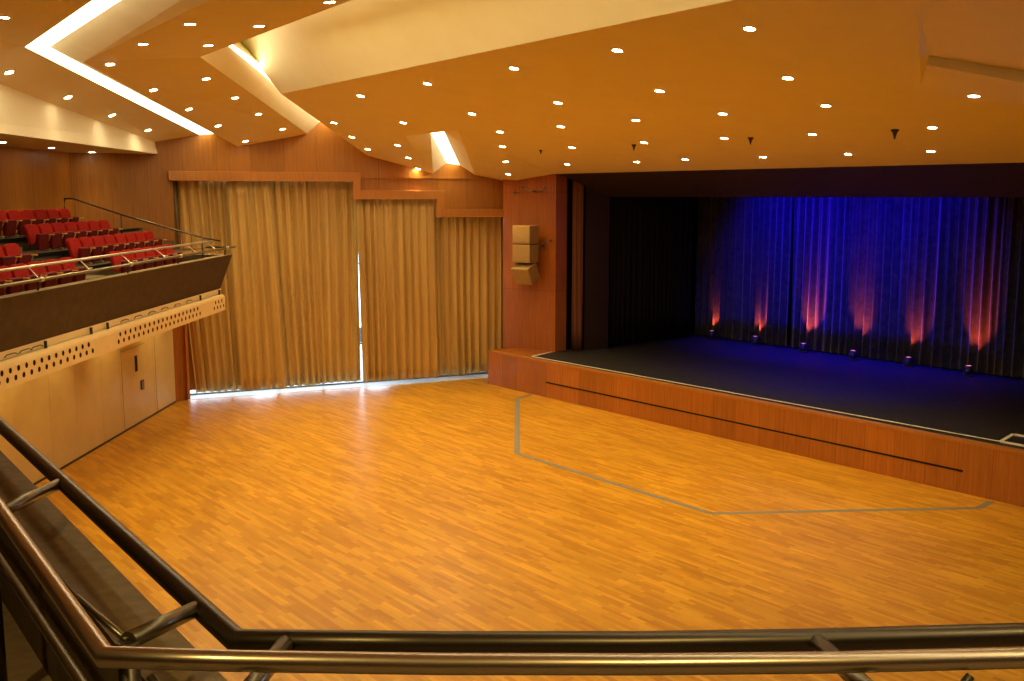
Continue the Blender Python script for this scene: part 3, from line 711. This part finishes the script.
# wooden wing at the left of the white line
w0 = atz(532, 357, ZS); w1 = atz(999, 442.2, ZS); wpil = atz(552, 352.3, ZS)
mb = MB(); mb.prism([up(f0, ZS)-sn*.05, up(w0, ZS), up(PB, ZS)-sn*.1, up(f0, ZS)-sn*2.0-sd*.3], (0, 0, .012), 'pillarwood'); struct(mb, 'trim_5')
def strip(mb, pts, w, z, m, th=.003):
    for a, b in zip(pts, pts[1:]):
        d = (b-a).normalized(); n = V((d.y, -d.x, 0))*w/2; mb.prism([up(a+n, z), up(b+n, z), up(b-n, z), up(a-n, z)], (0, 0, th), m)
mb = MB(); strip(mb, [wpil, w0, w1], .045, ZS+.013, 'white', .01); o = mb.build('edge_strip'); tag(o, 'thin white edging strip along the front of the black stage floor', 'edging')
# floor tape
mb = MB()
tp = [atz(532, 394.7, 0), atz(517.5, 398.5, 0), atz(517, 453.5, 0), atz(711, 513.5, 0), atz(979, 508, 0), atz(991, 501.5, 0)]
strip(mb, tp, .125, .001, 'tape', .002); o = mb.build('floor_tape'); tag(o, 'grey tape line marking an area on the parquet in front of the stage', 'floor tape')
# low framed tray at the right edge
mb = MB(); q = [atz(1001, 443, ZS), atz(1013.5, 435.8, ZS)]
dx_ = (q[1]-q[0]); ln = dx_.length; e = sd*1.3
t = thing('stage_hatch', q[0]+e*.5+dx_*.5, 'low black tray with cream edging on the stage at the right edge of the photo', 'stage hatch')
mb = MB(); strip(mb, [q[0], q[0]+dx_, q[0]+dx_+e, q[0]+e, q[0]], .07, ZS+.012, 'white', .03); o = mb.build('edging', loc=t.location); o.parent = t; o.location = (0, 0, 0); o['label'] = 'cream edging'
mb = MB(); mb.prism([up(q[0], ZS+.004), up(q[0]+dx_, ZS+.004), up(q[0]+dx_+e, ZS+.004), up(q[0]+e, ZS+.004)], (0, 0, .012), 'plast'); o = mb.build('tray', loc=t.location); o.parent = t; o.location = (0, 0, 0)
# pillar
Pa = V((-.27, 31.0, 0)); Pb = up(PB, 0); Pc = V((1.62, 30.25, 0))
mb = MB(); mb.prism([Pa, Pb, Pc, Pc+V((-.3, 2.6, 0)), Pa+V((0, 2.6, 0))], (0, 0, 6.6), 'pillarwood')
struct(mb, 'pillar')
# black gap, rust drape, splayed side wall
S1_ = atz(584, 350.3, ZS); S2_ = atz(608, 348.5, ZS)
mb = MB(); mb.face([up(Pc, .9)+V((-.1, .12, 0)), up(S1_, .9)+V((.1, .55, 0)), up(S1_, 7)+V((.1, .55, 0)), up(Pc, 7)+V((-.1, .12, 0))], 'black')
struct(mb, 'trim_6')
o = drape('stage_drape', atz(571.5, 350.6, ZS), atz(582, 350.5, ZS), ZS+.02, 6.3, V((0, -1, 0)), .035, .14, 5, 'rustdrape', tnv=8)
tag(o, 'narrow rust-brown drape hanging just right of the wooden pillar', 'curtain')
zi = 5.56; I0 = up(S2_, zi); I1 = I0+sd*17
mb = MB()
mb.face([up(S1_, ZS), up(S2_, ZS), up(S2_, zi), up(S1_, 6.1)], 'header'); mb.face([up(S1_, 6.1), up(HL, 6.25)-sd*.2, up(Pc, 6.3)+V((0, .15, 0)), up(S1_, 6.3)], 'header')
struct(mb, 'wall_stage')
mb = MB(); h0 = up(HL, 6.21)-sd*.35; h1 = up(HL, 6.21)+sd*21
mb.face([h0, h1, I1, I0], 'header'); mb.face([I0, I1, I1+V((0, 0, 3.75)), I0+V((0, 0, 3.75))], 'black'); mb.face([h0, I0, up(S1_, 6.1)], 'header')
struct(mb, 'wall_header', normals=False)
# stage enclosure
mb = MB(); R0 = atz(711.5, 337.5, ZS); Rn = R0-sn*.8
ra = Rn-sd*8; rb = Rn+sd*16
mb.face([up(ra, -.2), up(rb, -.2), up(rb, 9.35), up(ra, 9.35)], 'black'); mb.face([up(ra, -.2), up(ra, 9.35), up(ra, 9.35)+sn*8.2, up(ra, -.2)+sn*8.2], 'black')
mb.face([up(rb, -.2), up(rb, 9.35), up(rb, 9.35)+sn*9, up(rb, -.2)+sn*9], 'black')
mb.face([up(ra, 8.9), up(rb, 8.9), up(rb, 8.9)+sn*5.6, up(ra, 8.9)+sn*5.6], 'black')
mb.face([up(SA, 0)-sn*2.5-sd*6, up(SA, 0)-sn*2.5-sd*.1, up(SA, 9)-sn*2.5-sd*.1, up(SA, 9)-sn*2.5-sd*6], 'black')
struct(mb, 'wall_stage')
# stage curtains: dark side leg, then lit backcloth in panels
lg0 = atz(609, 348.3, ZS); lg1 = atz(690, 337.2, ZS)
o = drape('stage_curtain', up(lg0, 0)+V((0, .1, 0)), up(lg1, 0), ZS+.03, 7.2, V((-sd.x, -sd.y, 0)), .06, .2, 21, 'legvelvet', tnv=6)
tag(o, 'unlit black side curtain hanging at the left of the stage', 'curtain')
bk0 = R0-sd*.7; blen = 13.5; cuts = [0, 1.9, 3.7, 5.6, 7.5, 13.5]
names = ['blue-lit stage backcloth panel next to the black side curtain', 'blue-lit backcloth panel behind the second stage uplight', 'blue-lit backcloth panel behind the third stage uplight', 'blue-lit backcloth panel behind the fourth and fifth stage uplights', 'blue-lit backcloth panel at the right edge of the photo']
for i in range(5):
    o = drape('stage_curtain', up(bk0+sd*cuts[i], 0), up(bk0+sd*(cuts[i+1]-.03), 0), ZS+.04, 7.4, sn, .13, .25, 31+i*7, 'velvet', tnv=8, ns=10)
    tag(o, names[i], 'curtain', 'stage backcloth panels')
# uplights on the stage floor
ups = [(711.5, 339), (755, 345), (803, 352.5), (852.8, 360), (908, 367), (968, 376)]
upl = None
for i, (x, y) in enumerate(ups):
    p = atz(x, y, ZS); q_ = p + (R0-p).dot(sn)*sn; p = p + sn*max(0, .24-(p-q_).dot(sn)); p.z = ZS
    rz = math.atan2(sd.y, sd.x)
    if upl is None:
        t = thing('stage_uplight', (0, 0, 0), '', 'stage light'); upl = t
        mb = MB(); mb.lathe([(.075, .05), (.085, .1), (.1, .28), (.095, .28), (.08, .2)], 'plast', seg=16); mb.build('can', parent=t)
        mb = MB(); mb.lathe([(.088, .262), (.0, .265)], 'amber', seg=16); mb.build('lens', parent=t)
        mb = MB(); mb.tube([(-.12, 0, .19), (-.13, 0, .02), (.13, 0, .02), (.12, 0, .19)], .012, 'plast', seg=8); mb.box((0, 0, .012), (.24, .1, .02), 'plast'); mb.build('yoke', parent=t)
    else: t = copytree(upl)
    t.location = p; t.rotation_euler = (0, 0, rz)
    t['label'] = 'small black uplight on the stage floor, %s from the left along the backcloth' % ORD[i+1]; t['group'] = 'stage floor uplights'
    light('uplight_lamp', 'SPOT', p+V((0, 0, .29)), -sn*.52+V((0, 0, 1)), [140, 180, 360, 330, 230, 350][i], (1, .10, .03), spot_size=math.radians(50), spot_blend=1, shadow_soft_size=.03)
# blue wash from the flies
for i, x in enumerate((722, 745, 795, 840, 893, 958, 1030)):
    p = atz(x, 350, ZS); q_ = p + (R0-p).dot(sn)*sn
    light('blue_flood', 'SPOT', up(q_, 7.9)+sn*1.6, -sn*.30+V((0, 0, -1)), [330, 1350, 1050, 1350, 950, 1150, 950][i], (0, .0, 1), spot_size=math.radians(66), spot_blend=1, shadow_soft_size=.15)
light('blue_flood', 'SPOT', up(R0+sd*6, 8.3)+sn*2.0, V((0, 0, -1)), 1700, (0, 0, 1), spot_size=math.radians(80), spot_blend=1, shadow_soft_size=.2)

# ================================================================ SPEAKERS ON THE PILLAR
fd = (Pb-Pa).normalized(); fn = V((fd.y, -fd.x, 0)); fn = fn if fn.y < 0 else -fn
def speaker(cx, cy, lab, tilt=0):
    c0 = atpl(cx, cy, Pa+fn*.45, fn); w, h, d = .62, .52, .46
    t = thing('wall_speaker', c0, lab, 'speaker', 'speakers on the wooden pillar')
    R = Matrix((fd, -fn, V((0, 0, 1)))).transposed() @ Matrix.Rotation(tilt, 3, 'X')   # local x across, y back, z up
    mb = MB(); mb.box((0, 0, 0), (w, d, h), 'tan', mtx=R); mb.build('cabinet', parent=t, bevel=.01)
    mb = MB(); mb.box(R @ V((0, -d/2-.004, 0)), (w-.05, .012, h-.05), 'tan', mtx=R); mb.build('grille', parent=t, bevel=.004)
    mb = MB(); mb.box(R @ V((.12, -d/2-.012, -h/2+.06)), (.09, .006, .025), 'frame', mtx=R); mb.build('badge', parent=t)
    mb = MB(); mb.tube([R @ V((0, d/2-.02, 0)), -fn*.45+V((0, 0, .03))], .03, 'plast', seg=8); mb.build('mount', parent=t)
speaker(525.5, 234.5, 'tan box speaker on the wooden pillar, topmost of three')
speaker(525.5, 253.5, 'tan box speaker on the wooden pillar, middle of three')
speaker(525.5, 273, 'tan box speaker tilted downwards, lowest of three on the pillar', math.radians(27))
# little metal fittings on the pillar
def fitting(pts, lab, name='wall_fitting'):
    P = [atpl(x, y, Pa+fn*.07, fn) for x, y in pts]; mb = MB(); mb.tube(P, .012, 'frame', seg=6)
    for p in P[::2]: mb.tube([p, p-fn*.07], .012, 'frame', seg=6); mb.lathe([(.03, 0), (.035, .06), (.02, .09)], 'frame', axis=fn, org=p, seg=8)
    o = mb.build(name); tag(o, lab, 'wall fitting')
fitting([(515, 192.5), (520, 191.5), (523, 186.5), (528, 190.5), (534, 191), (540, 190.5), (545, 188), (544, 192)], 'thin metal rack of small fittings high on the wooden pillar')
fitting([(542, 246), (545.5, 250), (545, 243.5), (549, 243), (551, 240.5)], 'small metal fitting to the right of the speakers on the pillar')

# ================================================================ WORLD, CAMERA
w = bpy.data.worlds.new('sky'); bpy.context.scene.world = w; w.use_nodes = True
bg = w.node_tree.nodes['Background']; bg.inputs[0].default_value = (.62, .80, 1, 1); bg.inputs[1].default_value = 8
cam = bpy.data.cameras.new('camera'); co = bpy.data.objects.new('camera', cam); C.objects.link(co); co.location = EYE
cam.sensor_width = 36; cam.lens = FOC/1024*36; cam.clip_start = .05; cam.clip_end = 200
co.rotation_euler = (math.pi/2-PITCH, 0, 0); sc = bpy.context.scene; sc.camera = co
sc.view_settings.view_transform = 'Standard'; sc.view_settings.look = 'None'; sc.view_settings.exposure = 0; sc.view_settings.gamma = 1; sc.view_settings.use_curve_mapping = False
sc.cycles.use_denoising = True; sc.cycles.max_bounces = 10; sc.cycles.diffuse_bounces = 6; sc.cycles.sample_clamp_indirect = 8; sc.cycles.use_light_tree = True
sc.cycles.caustics_reflective = False; sc.cycles.caustics_refractive = False
